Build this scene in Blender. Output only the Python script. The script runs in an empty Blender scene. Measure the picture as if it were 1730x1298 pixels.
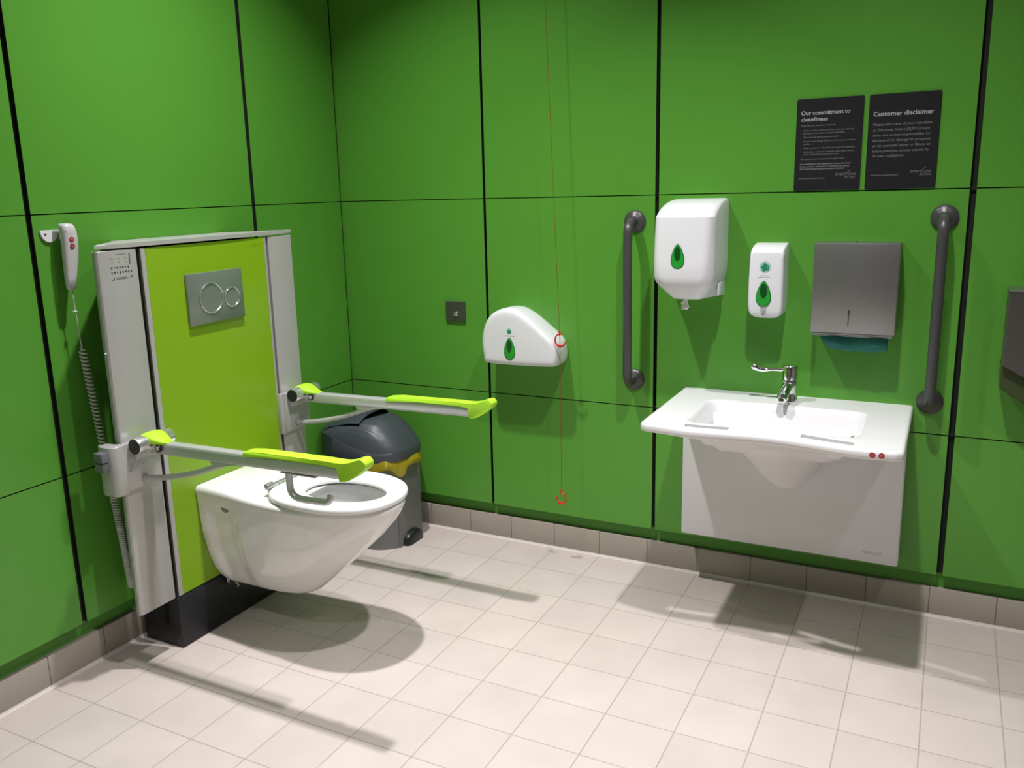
import bpy, bmesh, math, random
from mathutils import Vector, Matrix, Euler
random.seed(4)
PI = math.pi
SC = bpy.context.scene
COL = SC.collection

# ------------------------------------------------------------------ camera
cam_d = bpy.data.cameras.new('camera')
cam = bpy.data.objects.new('camera', cam_d)
COL.objects.link(cam)
yaw, pitch, roll = 0.4852, -0.2137, 0.0275
def Rz(a): return Matrix.Rotation(a, 3, 'Z')
def Rx(a): return Matrix.Rotation(a, 3, 'X')
def Ry(a): return Matrix.Rotation(a, 3, 'Y')
_R = Matrix(((0.8869, -0.4558, -0.0745), (0.4611, 0.8644, 0.2004), (-0.0269, -0.2121, 0.9769)))
_R = Rz(yaw) @ Rx(pitch) @ Ry(roll)
_r, _f, _u = _R.col[0], _R.col[1], _R.col[2]
M = Matrix.Identity(4)
for i in range(3):
    M[i][0] = _r[i]; M[i][1] = _u[i]; M[i][2] = -_f[i]
M[0][3], M[1][3], M[2][3] = 2.35523, -3.06368, 1.47833
cam.matrix_world = M
cam_d.sensor_width = 36.0
cam_d.lens = 1454.09 / 1730 * 36.0
cam_d.shift_x = (865 - 840.22) / 1730
cam_d.shift_y = (633.09 - 649) / 1730
cam_d.clip_start = 0.05
SC.camera = cam

# ------------------------------------------------------------------ light and exposure
SC.view_settings.view_transform = 'Standard'
SC.view_settings.look = 'None'
SC.view_settings.gamma = 1.0
SC.view_settings.exposure = 0.0
SC.view_settings.use_curve_mapping = False
W = bpy.data.worlds.new('world'); SC.world = W; W.use_nodes = True
W.node_tree.nodes['Background'].inputs[0].default_value = (0.6, 0.62, 0.6, 1)
W.node_tree.nodes['Background'].inputs[1].default_value = 0.1
CEIL = 3.15
def lamp(x, y, power, size=0.085, col=(1.0, 0.965, 0.965), spread=103):
    d = bpy.data.lights.new('downlight_and_fill', 'AREA'); d.shape = 'DISK'; d.size = size
    d.energy = power; d.color = col; d.spread = math.radians(spread)
    o = bpy.data.objects.new('downlight_and_fill', d); o.location = (x, y, CEIL - 0.012); COL.objects.link(o)
    return o
lamp(0.82, -1.07, 25.5); lamp(2.02, -1.18, 23)
lamp(0.82, -3.10, 8); lamp(2.02, -3.20, 7)  # weak rear pair, added as fill for surfaces facing the camera
lamp(3.30, -1.60, 7)  # weak extra lamp, added to lift the floor on the right

# ------------------------------------------------------------------ materials
def mat(name, col, rough=0.5, metal=0.0, spec=0.5, coat=0.0, noise=0.0, nscale=8.0, bump=0.0, bscale=200.0, trans=0.0, emit=None):
    m = bpy.data.materials.new(name); m.use_nodes = True
    nt = m.node_tree; b = nt.nodes['Principled BSDF']
    b.inputs['Base Color'].default_value = (*col, 1)
    b.inputs['Roughness'].default_value = rough
    b.inputs['Metallic'].default_value = metal
    b.inputs['Specular IOR Level'].default_value = spec
    b.inputs['Coat Weight'].default_value = coat
    b.inputs['Coat Roughness'].default_value = 0.08
    b.inputs['Transmission Weight'].default_value = trans
    tc = nt.nodes.new('ShaderNodeTexCoord')
    if noise > 0:
        n = nt.nodes.new('ShaderNodeTexNoise'); n.inputs['Scale'].default_value = nscale; n.inputs['Detail'].default_value = 4
        nt.links.new(tc.outputs['Object'], n.inputs['Vector'])
        mx = nt.nodes.new('ShaderNodeMix'); mx.data_type = 'RGBA'
        mx.inputs[6].default_value = (*[c * (1 - noise) for c in col], 1)
        mx.inputs[7].default_value = (*[min(1, c * (1 + noise)) for c in col], 1)
        nt.links.new(n.outputs['Fac'], mx.inputs[0]); nt.links.new(mx.outputs[2], b.inputs['Base Color'])
    if bump > 0:
        n2 = nt.nodes.new('ShaderNodeTexNoise'); n2.inputs['Scale'].default_value = bscale
        nt.links.new(tc.outputs['Object'], n2.inputs['Vector'])
        bp = nt.nodes.new('ShaderNodeBump'); bp.inputs['Strength'].default_value = bump; bp.inputs['Distance'].default_value = 0.001
        nt.links.new(n2.outputs['Fac'], bp.inputs['Height']); nt.links.new(bp.outputs['Normal'], b.inputs['Normal'])
    return m

GREEN = mat('green_laminate', (0.094, 0.322, 0.036), 0.34, spec=0.42, noise=0.03, nscale=2.5, bump=0.08, bscale=350)
BACKING = mat('green_backing', (0.085, 0.30, 0.032), 0.6, noise=0.04)
BLACKGAP = mat('dark_joint', (0.008, 0.014, 0.006), 0.8, noise=0.1)
WHITEWALL = mat('pale_grey_paint', (0.34, 0.325, 0.315), 0.7, noise=0.03)
CEILM = mat('white_ceiling', (0.36, 0.35, 0.34), 0.8, noise=0.02)
CERAMIC = mat('white_ceramic', (0.84, 0.83, 0.83), 0.14, spec=0.5, coat=0.3, noise=0.01)
BASINM = mat('white_basin_resin', (0.78, 0.775, 0.80), 0.22, spec=0.5, noise=0.01)
SEATM = mat('white_seat_plastic', (0.86, 0.87, 0.89), 0.25, noise=0.01)
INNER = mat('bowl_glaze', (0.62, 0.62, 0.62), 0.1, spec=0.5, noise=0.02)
PLASTIC = mat('white_plastic', (0.77, 0.775, 0.82), 0.30, noise=0.01)
ALU = mat('satin_white_aluminium', (0.47, 0.465, 0.46), 0.38, metal=0.25, noise=0.02, nscale=30)
ALU2 = mat('anodised_aluminium', (0.60, 0.61, 0.62), 0.34, metal=0.5, noise=0.03, nscale=40)
ALUHUB = mat('polished_aluminium', (0.80, 0.80, 0.80), 0.22, metal=0.85, noise=0.02, nscale=40)
LIME = mat('lime_glass', (0.222, 0.415, 0.010), 0.26, spec=0.5, noise=0.02)
LIMEPAD = mat('lime_rubber', (0.46, 0.86, 0.035), 0.42, noise=0.02)
BLACKBOX = mat('charcoal_plinth', (0.0085, 0.0095, 0.013), 0.5, noise=0.2, nscale=40)
DARKPL = mat('black_plastic', (0.012, 0.013, 0.015), 0.3, noise=0.1)
SLOT = mat('slot_dark', (0.035, 0.036, 0.030), 0.6, noise=0.1)
GREYKNOB = mat('grey_plastic', (0.13, 0.135, 0.15), 0.4, noise=0.05)
PLATE = mat('flush_plate_satin', (0.30, 0.33, 0.31), 0.30, metal=0.6, noise=0.02)
CHROME = mat('chrome', (0.88, 0.88, 0.90), 0.05, metal=1.0, noise=0.01)
STEEL = mat('brushed_steel', (0.33, 0.33, 0.33), 0.36, metal=0.85, noise=0.04, nscale=60)
STEELD = mat('dark_brushed_steel', (0.17, 0.165, 0.16), 0.38, metal=0.85, noise=0.04, nscale=60)
STEELP = mat('polished_steel', (0.55, 0.55, 0.54), 0.1, metal=1.0, noise=0.02)
RAIL = mat('graphite_coating', (0.060, 0.060, 0.062), 0.34, noise=0.05, nscale=60)
BINGREY = mat('bin_body_grey', (0.165, 0.168, 0.168), 0.5, noise=0.04)
BINLID = mat('bin_lid_slate', (0.052, 0.062, 0.074), 0.42, noise=0.06, nscale=20, bump=0.15, bscale=600)
RED = mat('red_plastic', (0.62, 0.022, 0.012), 0.35, noise=0.05)
REDCORD = mat('red_cord', (0.22, 0.05, 0.01), 0.6, noise=0.1, nscale=200)
REDBTN = mat('red_button', (0.42, 0.02, 0.03), 0.4, noise=0.05)
MARK = mat('print_dark', (0.03, 0.03, 0.03), 0.6, noise=0.05)
MARKG = mat('print_grey', (0.22, 0.23, 0.22), 0.6, noise=0.05)
SIGN = mat('sign_charcoal', (0.0125, 0.0125, 0.0165), 0.5, spec=0.3, noise=0.05)
SIGNTXT = mat('sign_print_bright', (0.40, 0.40, 0.41), 0.6, noise=0.02)
SIGNTXT2 = mat('sign_print_dim', (0.17, 0.17, 0.18), 0.6, noise=0.02)
BADGE = mat('badge_mint', (0.36, 0.62, 0.52), 0.4, noise=0.05)
BADGED = mat('badge_green', (0.01, 0.22, 0.12), 0.4, noise=0.1)
DROP = mat('drop_window_green', (0.02, 0.34, 0.035), 0.12, coat=0.5, noise=0.05)
DROPD = mat('drop_window_dark', (0.004, 0.07, 0.012), 0.12, coat=0.5, noise=0.1)
DROPE = mat('drop_window_rim', (0.004, 0.13, 0.03), 0.3, noise=0.1)
TEAL = mat('teal_paper', (0.022, 0.16, 0.13), 0.9, noise=0.08, nscale=60)
TISSUE = mat('white_tissue', (0.82, 0.82, 0.8), 0.9, noise=0.03)
SEAL = mat('white_sealant', (0.66, 0.62, 0.57), 0.5, noise=0.04)
CORDW = mat('grey_cord', (0.60, 0.61, 0.56), 0.45, noise=0.03)
HANDSET = mat('handset_grey_white', (0.56, 0.56, 0.57), 0.35, noise=0.02)
BAG = mat('yellow_bag_film', (0.40, 0.335, 0.015), 0.22, noise=0.15, nscale=25, trans=0.25)

def tile_mat(name, col, ox, oy, axis, grout=(0.40, 0.36, 0.31), mortar=0.0020):
    m = bpy.data.materials.new(name); m.use_nodes = True
    nt = m.node_tree; b = nt.nodes['Principled BSDF']
    b.inputs['Roughness'].default_value = 0.38
    b.inputs['Specular IOR Level'].default_value = 0.35
    tc = nt.nodes.new('ShaderNodeTexCoord'); sx = nt.nodes.new('ShaderNodeSeparateXYZ'); cx = nt.nodes.new('ShaderNodeCombineXYZ')
    nt.links.new(tc.outputs['Object'], sx.inputs[0])
    def off(sock, o):
        a = nt.nodes.new('ShaderNodeMath'); a.operation = 'ADD'; a.inputs[1].default_value = o
        nt.links.new(sock, a.inputs[0]); return a.outputs[0]
    if axis == 'floor':
        nt.links.new(off(sx.outputs[0], 20 - ox), cx.inputs[0]); nt.links.new(off(sx.outputs[1], 20 - oy), cx.inputs[1])
    elif axis == 'x':
        nt.links.new(off(sx.outputs[0], 20 - ox), cx.inputs[0]); nt.links.new(off(sx.outputs[2], 0.05), cx.inputs[1])
    else:
        nt.links.new(off(sx.outputs[1], 20 - oy), cx.inputs[0]); nt.links.new(off(sx.outputs[2], 0.05), cx.inputs[1])
    br = nt.nodes.new('ShaderNodeTexBrick')
    br.offset = 0.0; br.squash = 1.0
    br.inputs['Scale'].default_value = 1.0
    br.inputs['Mortar Size'].default_value = mortar
    br.inputs['Mortar Smooth'].default_value = 0.3
    br.inputs['Bias'].default_value = 0.0
    br.inputs['Brick Width'].default_value = 0.2
    br.inputs['Row Height'].default_value = 0.2
    br.inputs['Color1'].default_value = (*[c * 0.965 for c in col], 1)
    br.inputs['Color2'].default_value = (*[min(1, c * 1.03) for c in col], 1)
    br.inputs['Mortar'].default_value = (*grout, 1)
    nt.links.new(cx.outputs[0], br.inputs['Vector'])
    n = nt.nodes.new('ShaderNodeTexNoise'); n.inputs['Scale'].default_value = 5.0; n.inputs['Detail'].default_value = 6
    nt.links.new(tc.outputs['Object'], n.inputs['Vector'])
    rmp = nt.nodes.new('ShaderNodeMapRange'); rmp.inputs[1].default_value = 0.3; rmp.inputs[2].default_value = 0.7
    rmp.inputs[3].default_value = 0.95; rmp.inputs[4].default_value = 1.04
    nt.links.new(n.outputs['Fac'], rmp.inputs[0])
    mx = nt.nodes.new('ShaderNodeVectorMath'); mx.operation = 'SCALE'
    nt.links.new(br.outputs['Color'], mx.inputs[0]); nt.links.new(rmp.outputs[0], mx.inputs['Scale'])
    nt.links.new(mx.outputs[0], b.inputs['Base Color'])
    bp = nt.nodes.new('ShaderNodeBump'); bp.inputs['Strength'].default_value = 0.35; bp.inputs['Distance'].default_value = 0.002; bp.invert = True
    nt.links.new(br.outputs['Fac'], bp.inputs['Height']); nt.links.new(bp.outputs['Normal'], b.inputs['Normal'])
    return m
FLOORM = tile_mat('cream_floor_tile', (0.595, 0.525, 0.490), 0.98, 0.0124, 'floor')
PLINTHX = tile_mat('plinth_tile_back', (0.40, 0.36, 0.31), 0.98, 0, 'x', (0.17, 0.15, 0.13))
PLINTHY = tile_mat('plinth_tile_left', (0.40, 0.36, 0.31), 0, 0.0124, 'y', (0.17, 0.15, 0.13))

# ------------------------------------------------------------------ mesh helpers
def obj(name, bm, m, parent=None, smooth=True, angle=35):
    me = bpy.data.meshes.new(name)
    bmesh.ops.recalc_face_normals(bm, faces=bm.faces)
    bm.to_mesh(me); bm.free()
    if isinstance(m, (list, tuple)):
        for k in m: me.materials.append(k)
    else: me.materials.append(m)
    if smooth:
        for p in me.polygons: p.use_smooth = True
        me.set_sharp_from_angle(angle=math.radians(angle))
    o = bpy.data.objects.new(name, me); COL.objects.link(o)
    if parent: o.parent = parent; o.matrix_parent_inverse = Matrix.Translation(-parent.matrix_world.translation) if False else Matrix.Identity(4); o.location = -root_world(parent)
    return o
def root_world(p):
    v = Vector((0, 0, 0))
    while p is not None:
        v += p.location; p = p.parent
    return v
def thing(name, label, cat, loc, group=None):
    o = bpy.data.objects.new(name, None); COL.objects.link(o); o.location = loc
    o.empty_display_size = 0.05
    o['label'] = label; o['category'] = cat
    if group: o['group'] = group
    return o
def tag(o, label, cat, group=None):
    o['label'] = label; o['category'] = cat
    if group: o['group'] = group
    return o
def struct(o):
    o['kind'] = 'structure'; return o
def lab(o, s): o['label'] = s; return o

def box(bm, x0, x1, y0, y1, z0, z1, bev=0.0, seg=2, mi=0):
    vs = [bm.verts.new(p) for p in ((x0,y0,z0),(x1,y0,z0),(x1,y1,z0),(x0,y1,z0),(x0,y0,z1),(x1,y0,z1),(x1,y1,z1),(x0,y1,z1))]
    fs = [bm.faces.new([vs[i] for i in q]) for q in ((0,3,2,1),(4,5,6,7),(0,1,5,4),(1,2,6,5),(2,3,7,6),(3,0,4,7))]
    for f in fs: f.material_index = mi
    if bev > 0:
        es = list({e for f in fs for e in f.edges})
        bmesh.ops.bevel(bm, geom=es, offset=bev, segments=seg, profile=0.5, affect='EDGES')
    return bm
def B(x0, x1, y0, y1, z0, z1, bev=0.0, seg=2):
    return box(bmesh.new(), x0, x1, y0, y1, z0, z1, bev, seg)
def loft(bm, rings, cap0=True, cap1=True, closed=True):
    vr = [[bm.verts.new(p) for p in r] for r in rings]
    n = len(vr[0])
    for a, b in zip(vr, vr[1:]):
        for i in range(n if closed else n - 1):
            j = (i + 1) % n
            try: bm.faces.new((a[i], a[j], b[j], b[i]))
            except ValueError: pass
    if cap0: bm.faces.new(list(reversed(vr[0])))
    if cap1: bm.faces.new(vr[-1])
    return bm
def prism(bm, pts, axis, a, b, bev=0.0, seg=2):
    """pts 2-D outline extruded on axis from a to b.  x: (y,z)  y: (x,z)  z: (x,y)"""
    def P(p, t):
        return {'x': (t, p[0], p[1]), 'y': (p[0], t, p[1]), 'z': (p[0], p[1], t)}[axis]
    v0 = [bm.verts.new(P(p, a)) for p in pts]; v1 = [bm.verts.new(P(p, b)) for p in pts]
    n = len(pts); cap = [bm.faces.new(v0), bm.faces.new(list(reversed(v1)))]
    for i in range(n): bm.faces.new((v0[i], v0[(i+1)%n], v1[(i+1)%n], v1[i]))
    if bev > 0:
        es = [e for f in cap for e in f.edges]
        bmesh.ops.bevel(bm, geom=es, offset=bev, segments=seg, profile=0.5, affect='EDGES')
    return bm
def catmull(pts, sub=8, closed=False):
    P = [Vector(p) for p in pts]; out = []; n = len(P)
    rng = range(n) if closed else range(n - 1)
    for i in rng:
        if closed: p0, p1, p2, p3 = P[(i-1)%n], P[i], P[(i+1)%n], P[(i+2)%n]
        else: p0, p1, p2, p3 = P[max(0,i-1)], P[i], P[i+1], P[min(n-1,i+2)]
        for k in range(sub):
            t = k / sub
            out.append(0.5*((2*p1)+(-p0+p2)*t+(2*p0-5*p1+4*p2-p3)*t*t+(-p0+3*p1-3*p2+p3)*t*t*t))
    if not closed: out.append(P[-1])
    return out
def tube(bm, path, r, n=12, flat=1.0, up=None):
    path = [Vector(p) for p in path]; rr = r if callable(r) else (lambda t: r)
    rings = []; N = len(path); u = None
    for i, p in enumerate(path):
        d = (path[min(N-1,i+1)] - path[max(0,i-1)]).normalized()
        if u is None:
            g = Vector(up) if up else (Vector((0,0,1)) if abs(d.z) < 0.9 else Vector((0,1,0)))
            u = (g - d * g.dot(d)).normalized()
        else: u = (u - d * u.dot(d)).normalized()
        w = d.cross(u); R = rr(i / (N - 1))
        rings.append([p + u * math.cos(2*PI*k/n) * R * flat + w * math.sin(2*PI*k/n) * R for k in range(n)])
    return loft(bm, rings)
def cyl(bm, c, axis, r0, r1, h, n=32, bev=0.0):
    """capped cone/cylinder from c along unit axis"""
    a = Vector(axis).normalized(); g = Vector((0,0,1)) if abs(a.z) < 0.9 else Vector((1,0,0))
    u = (g - a*g.dot(a)).normalized(); w = a.cross(u); c = Vector(c)
    prof = [(r0, 0)] + ([(r1, h)] if bev == 0 else [(r1, h-bev), (r1-bev*0.3, h-bev*0.3), (r1-bev, h)])
    if bev: prof = [(r0-bev, 0), (r0-bev*0.3, bev*0.3), (r0, bev)] + prof[1:]
    return loft(bm, [[c + a*z + (u*math.cos(2*PI*k/n)+w*math.sin(2*PI*k/n))*r for k in range(n)] for r, z in prof])
def lathe(bm, c, axis, prof, n=32):
    a = Vector(axis).normalized(); g = Vector((0,0,1)) if abs(a.z) < 0.9 else Vector((1,0,0))
    u = (g - a*g.dot(a)).normalized(); w = a.cross(u); c = Vector(c)
    return loft(bm, [[c + a*z + (u*math.cos(2*PI*k/n)+w*math.sin(2*PI*k/n))*r for k in range(n)] for r, z in prof])
def lerp(tab, t):
    if t <= tab[0][0]: return tab[0][1]
    for (a, va), (b, vb) in zip(tab, tab[1:]):
        if t <= b: return va + (vb - va) * (t - a) / (b - a)
    return tab[-1][1]
def sm(a, b, t):
    t = max(0, min(1, (t - a) / (b - a))); return t*t*(3-2*t)
def text(s, loc, size, m, name, parent, width=None, face='-y', bold=0.0, ext=0.0003, align='LEFT'):
    cu = bpy.data.curves.new(name, 'FONT'); cu.body = s; cu.size = size; cu.extrude = ext; cu.offset = bold; cu.align_x = align
    cu.resolution_u = 3
    t = bpy.data.objects.new('tmp_text', cu); COL.objects.link(t)
    bpy.context.view_layer.update()
    me = bpy.data.meshes.new_from_object(t.evaluated_get(bpy.context.evaluated_depsgraph_get()))
    bpy.data.objects.remove(t)
    xs = [v.co.x for v in me.vertices]
    k = 1.0
    if width and xs: k = width / (max(xs) - min(xs))
    for v in me.vertices:
        x, y, z = v.co.x * k, v.co.y, v.co.z
        if face == '-y': p = Vector((x, -z, y))
        elif face == '+x': p = Vector((z, x, y))
        v.co = p + Vector(loc)
    me.materials.clear(); me.materials.append(m)
    me.name = name
    o = bpy.data.objects.new(name, me); COL.objects.link(o)
    if parent: o.parent = parent; o.location = -root_world(parent)
    return o
def join_text(lst, name):
    """merge several flat prints into one mesh"""
    bm = bmesh.new()
    for o in lst: bm.from_mesh(o.data)
    par = lst[0].parent; m = lst[0].data.materials[0]
    for o in lst: bpy.data.objects.remove(o)
    return obj(name, bm, m, par, smooth=False)

# ------------------------------------------------------------------ setting
bm = B(-0.05, 4.2, -4.6, 0.06, -0.06, 0.0)
struct(obj('floor', bm, FLOORM, smooth=False))
struct(obj('ceiling', B(-0.05, 4.2, -4.6, 0.06, CEIL, CEIL + 0.06), CEILM, smooth=False))
H1, H2, ZB = 1.438, 0.649, 0.160
BACKX = [(-0.002, 0.698), (0.709, 1.401), (1.415, 2.395), (2.414, 3.39), (3.408, 4.19)]
wb = struct(obj('wall_back', B(-0.03, 4.2, 0.032, 0.07, 0.0, CEIL), BACKING, smooth=False))
def rows():
    g = 0.0018
    return [(ZB, H2 - g), (H2 + g, H1 - g), (H1 + g, CEIL - 0.01)]
def panel(x0, x1, y0, y1, z0, z1, front, parent):
    b = box(bmesh.new(), x0, x1, y0, y1, z0, z1, 0, 1, 1)
    b.faces.ensure_lookup_table(); b.faces[front].material_index = 0
    return obj('wall_panel', b, [GREEN, BLACKGAP], parent, smooth=False)
for x0, x1 in BACKX:
    for z0, z1 in rows():
        panel(x0, x1, 0.0, 0.013, z0, z1, 2, wb)
for a, b in [(0.698, 0.709), (1.401, 1.415), (2.395, 2.414), (3.39, 3.408)]:
    obj('joint_strip', B(a - 0.01, b + 0.002, 0.022, 0.032, ZB + 0.0, CEIL - 0.01), BLACKGAP, wb, smooth=False)
for z in (H1, H2):
    obj('joint_strip', B(0.0, 4.19, 0.014, 0.031, z - 0.006, z + 0.006), BLACKGAP, wb, smooth=False)
LEFTY = [(-0.531, -0.009), (-1.449, -0.549), (-2.38, -1.4665), (-3.36, -2.395), (-4.55, -3.375)]
wl = struct(obj('wall_left', B(-0.07, -0.032, -4.6, 0.05, 0.0, CEIL), BACKING, smooth=False))
for y0, y1 in LEFTY:
    for z0, z1 in rows():
        panel(-0.013, 0.0, y0, y1, z0, z1, 3, wl)
for a, b in [(-0.546, -0.534), (-1.464, -1.449), (-2.395, -2.38), (-3.375, -3.36)]:
    obj('joint_strip', B(-0.032, -0.015, a - 0.006, b + 0.006, ZB + 0.0, CEIL - 0.01), BLACKGAP, wl, smooth=False)
obj('joint_strip', B(-0.032, -0.014, -0.02, 0.013, ZB, CEIL - 0.01), BLACKGAP, wl, smooth=False)
for z in (H1, H2):
    obj('joint_strip', B(-0.031, -0.014, -4.5, -0.012, z - 0.006, z + 0.006), BLACKGAP, wl, smooth=False)
struct(obj('wall_right', B(4.19, 4.26, -4.6, 0.05, 0, CEIL), WHITEWALL, smooth=False))
struct(obj('wall_front', B(-0.05, 4.26, -4.66, -4.59, 0, CEIL), WHITEWALL, smooth=False))
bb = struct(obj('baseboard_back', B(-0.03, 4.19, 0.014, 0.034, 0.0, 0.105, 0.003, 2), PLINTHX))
obj('sealant', prism(bmesh.new(), [(0.014, 0.0), (0.014, 0.009), (0.011, 0.004), (0.004, 0.0012), (0.004, 0.0)], 'x', 0.0, 4.19), SEAL, bb)
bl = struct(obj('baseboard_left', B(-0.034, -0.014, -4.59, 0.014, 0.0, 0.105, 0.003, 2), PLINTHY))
obj('sealant', prism(bmesh.new(), [(-0.014, 0.0), (-0.014, 0.009), (-0.011, 0.004), (-0.003, 0.0012), (-0.003, 0.0)], 'y', -4.59, 0.0), SEAL, bl)

# ------------------------------------------------------------------ toilet lift unit
FX = 0.178          # front plane of the unit
u = thing('toilet_lift_unit', 'tall white height-adjustable toilet unit with lime green front panel and black base', 'toilet unit', (0.09, -0.965, 0.0))
bm = B(0.002, FX + 0.001, -1.240, -0.690, 0.0, 0.178, 0.004, 2)
base = lab(obj('base', bm, BLACKBOX, u), 'black plinth box standing on the floor')
obj('slot', B(0.165, FX + 0.002, -1.2395, -1.2405, 0.0, 0.0, 0), DARKPL, base) if False else None
obj('notch', B(0.108, 0.128, -1.2412, -1.230, 0.075, 0.178), mat('pure_dark', (0.001, 0.001, 0.001), 0.9, noise=0.1), base, smooth=False)
obj('carcass', B(0.004, FX - 0.004, -1.236, -0.694, 0.178, 1.328), SLOT, u)
def column(y0, y1, nm='side_column'):
    b = bmesh.new()
    # thin curved wing: rounded outer edge
    pts = [(FX - 0.026, y0 + 0.012), (FX - 0.026, y0 + 0.004), (FX - 0.020, y0), (FX - 0.008, y0), (FX - 0.0025, y0 + 0.004), (FX, y0 + 0.012), (FX, y1 - 0.003), (FX - 0.002, y1), (FX - 0.026, y1)]
    return prism(b, pts, 'z', 0.186, 1.3285, 0.001, 1)
obj('side_column', column(-1.386, -1.2475), ALU, u)
cr = bmesh.new(); prism(cr, [(FX - 0.026, -0.672), (FX - 0.002, -0.672), (FX, -0.669), (FX, -0.552), (FX - 0.005, -0.546), (FX - 0.026, -0.546)], 'z', 0.186, 1.3285, 0.001, 1)
obj('side_column', cr, ALU, u)
obj('edge_trim', B(FX - 0.004, FX + 0.0005, -1.2325, -1.2155, 0.184, 1.3285, 0.001, 1), ALU, u)
obj('edge_trim', B(FX - 0.004, FX + 0.0005, -0.6945, -0.686, 0.184, 1.3285, 0.001, 1), ALU, u)
fp = lab(obj('front_panel', B(FX - 0.004, FX + 0.0002, -1.2155, -0.6945, 0.185, 1.3285, 0.001, 1), LIME, u), 'lime green glossy front panel')
# top cap with a gently bowed front
pts = []
for i in range(25):
    t = i / 24; y = -1.388 + t * (1.388 - 0.541)
    e = min(1, min(t, 1 - t) / 0.03); pts.append((FX - 0.004 + 0.006 * math.sin(PI * t) + 0.004 * math.sqrt(max(0, 1 - (1 - e) ** 2)), y))
pts += [(0.150, -0.570), (0.105, -0.625), (0.060, -0.690), (0.004, -0.730), (0.004, -1.195), (0.060, -1.235), (0.105, -1.300), (0.150, -1.358)]
obj('top_cap', prism(bmesh.new(), pts, 'z', 1.3345, 1.3475, 0.003, 2), ALU, u)
# flush plate
pl = obj('flush_plate', B(FX, FX + 0.012, -1.076, -0.829, 1.064, 1.233, 0.003, 2), PLATE, u)
lab(pl, 'satin grey flush plate with two round buttons')
def ringbtn(y, z, r):
    b = bmesh.new()
    lathe(b, (FX + 0.0118, y, z), (1, 0, 0), [(r + 0.003, 0), (r + 0.003, 0.0016), (r, 0.0026), (r - 0.0025, 0.0026), (r - 0.004, 0.0006), (0.0005, 0.0008)], 48)
    return b
for y, z, r in ((-0.978, 1.146, 0.050), (-0.884, 1.138, 0.033)):
    rb = obj('flush_button', ringbtn(y, z, r), PLATE, pl)
    t_ = bmesh.new(); circ = [(FX + 0.0145, y + math.cos(2*PI*k/64)*r, z + math.sin(2*PI*k/64)*r) for k in range(65)]
    tube(t_, circ, 0.0013, 6, up=(1, 0, 0)); obj('button_rim', t_, ALUHUB, rb)
# printed label on the left column
b = bmesh.new()
random.seed(7)
def dash(b, y0, y1, z0, z1, x=FX): box(b, x, x + 0.0003, y0, y1, z0, z1)
yL, zT = -1.344, 1.318
dash(b, yL + 0.022, yL + 0.058, zT - 0.003, zT)
for k in range(3): dash(b, yL + k * 0.026, yL + k * 0.026 + 0.012 - 0.003 * k, zT - 0.015, zT - 0.012); dash(b, yL + 0.002 + k * 0.026, yL + k * 0.026 + 0.011 - 0.002 * k, zT - 0.025, zT - 0.023)
lt = obj('printed_label', b, MARKG, u, smooth=False)
b = bmesh.new()
for k in range(7): dash(b, yL + 0.001 + k * 0.0098, yL + 0.006 + k * 0.0098, zT - 0.043 + 0.002 * (k % 2), zT - 0.038)
for k in range(8): dash(b, yL + 0.001 + k * 0.0098, yL + 0.005 + k * 0.0098, zT - 0.058 + 0.001 * (k % 3), zT - 0.051)
for k in range(14): dash(b, yL + 0.067, yL + 0.072, zT - 0.032 + k * 0.0024, zT - 0.0308 + k * 0.0024)
prism(b, [(yL + 0.001, zT - 0.076), (yL + 0.009, zT - 0.076), (yL + 0.010, zT - 0.066), (yL + 0.006, zT - 0.072)], 'x', FX, FX + 0.0004)
dash(b, yL + 0.014, yL + 0.060, zT - 0.074, zT - 0.0725); dash(b, yL + 0.016, yL + 0.054, zT - 0.070, zT - 0.069)
dash(b, yL + 0.066, yL + 0.068, zT - 0.073, zT - 0.066); dash(b, yL + 0.071, yL + 0.073, zT - 0.073, zT - 0.066)
obj('printed_symbols', b, MARK, u, smooth=False)
text('PRESSALIT', (FX + 0.0003, -0.765, 1.300), 0.011, mat('faint_print', (0.20, 0.40, 0.006), 0.4, noise=0.02), 'printed_name', u, width=0.05, face='+x')
# small screw on the column edge
obj('screw', cyl(bmesh.new(), (FX - 0.012, -1.386, 1.03), (0, -1, 0), 0.003, 0.002, 0.004, 12), ALUHUB, u)

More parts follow.
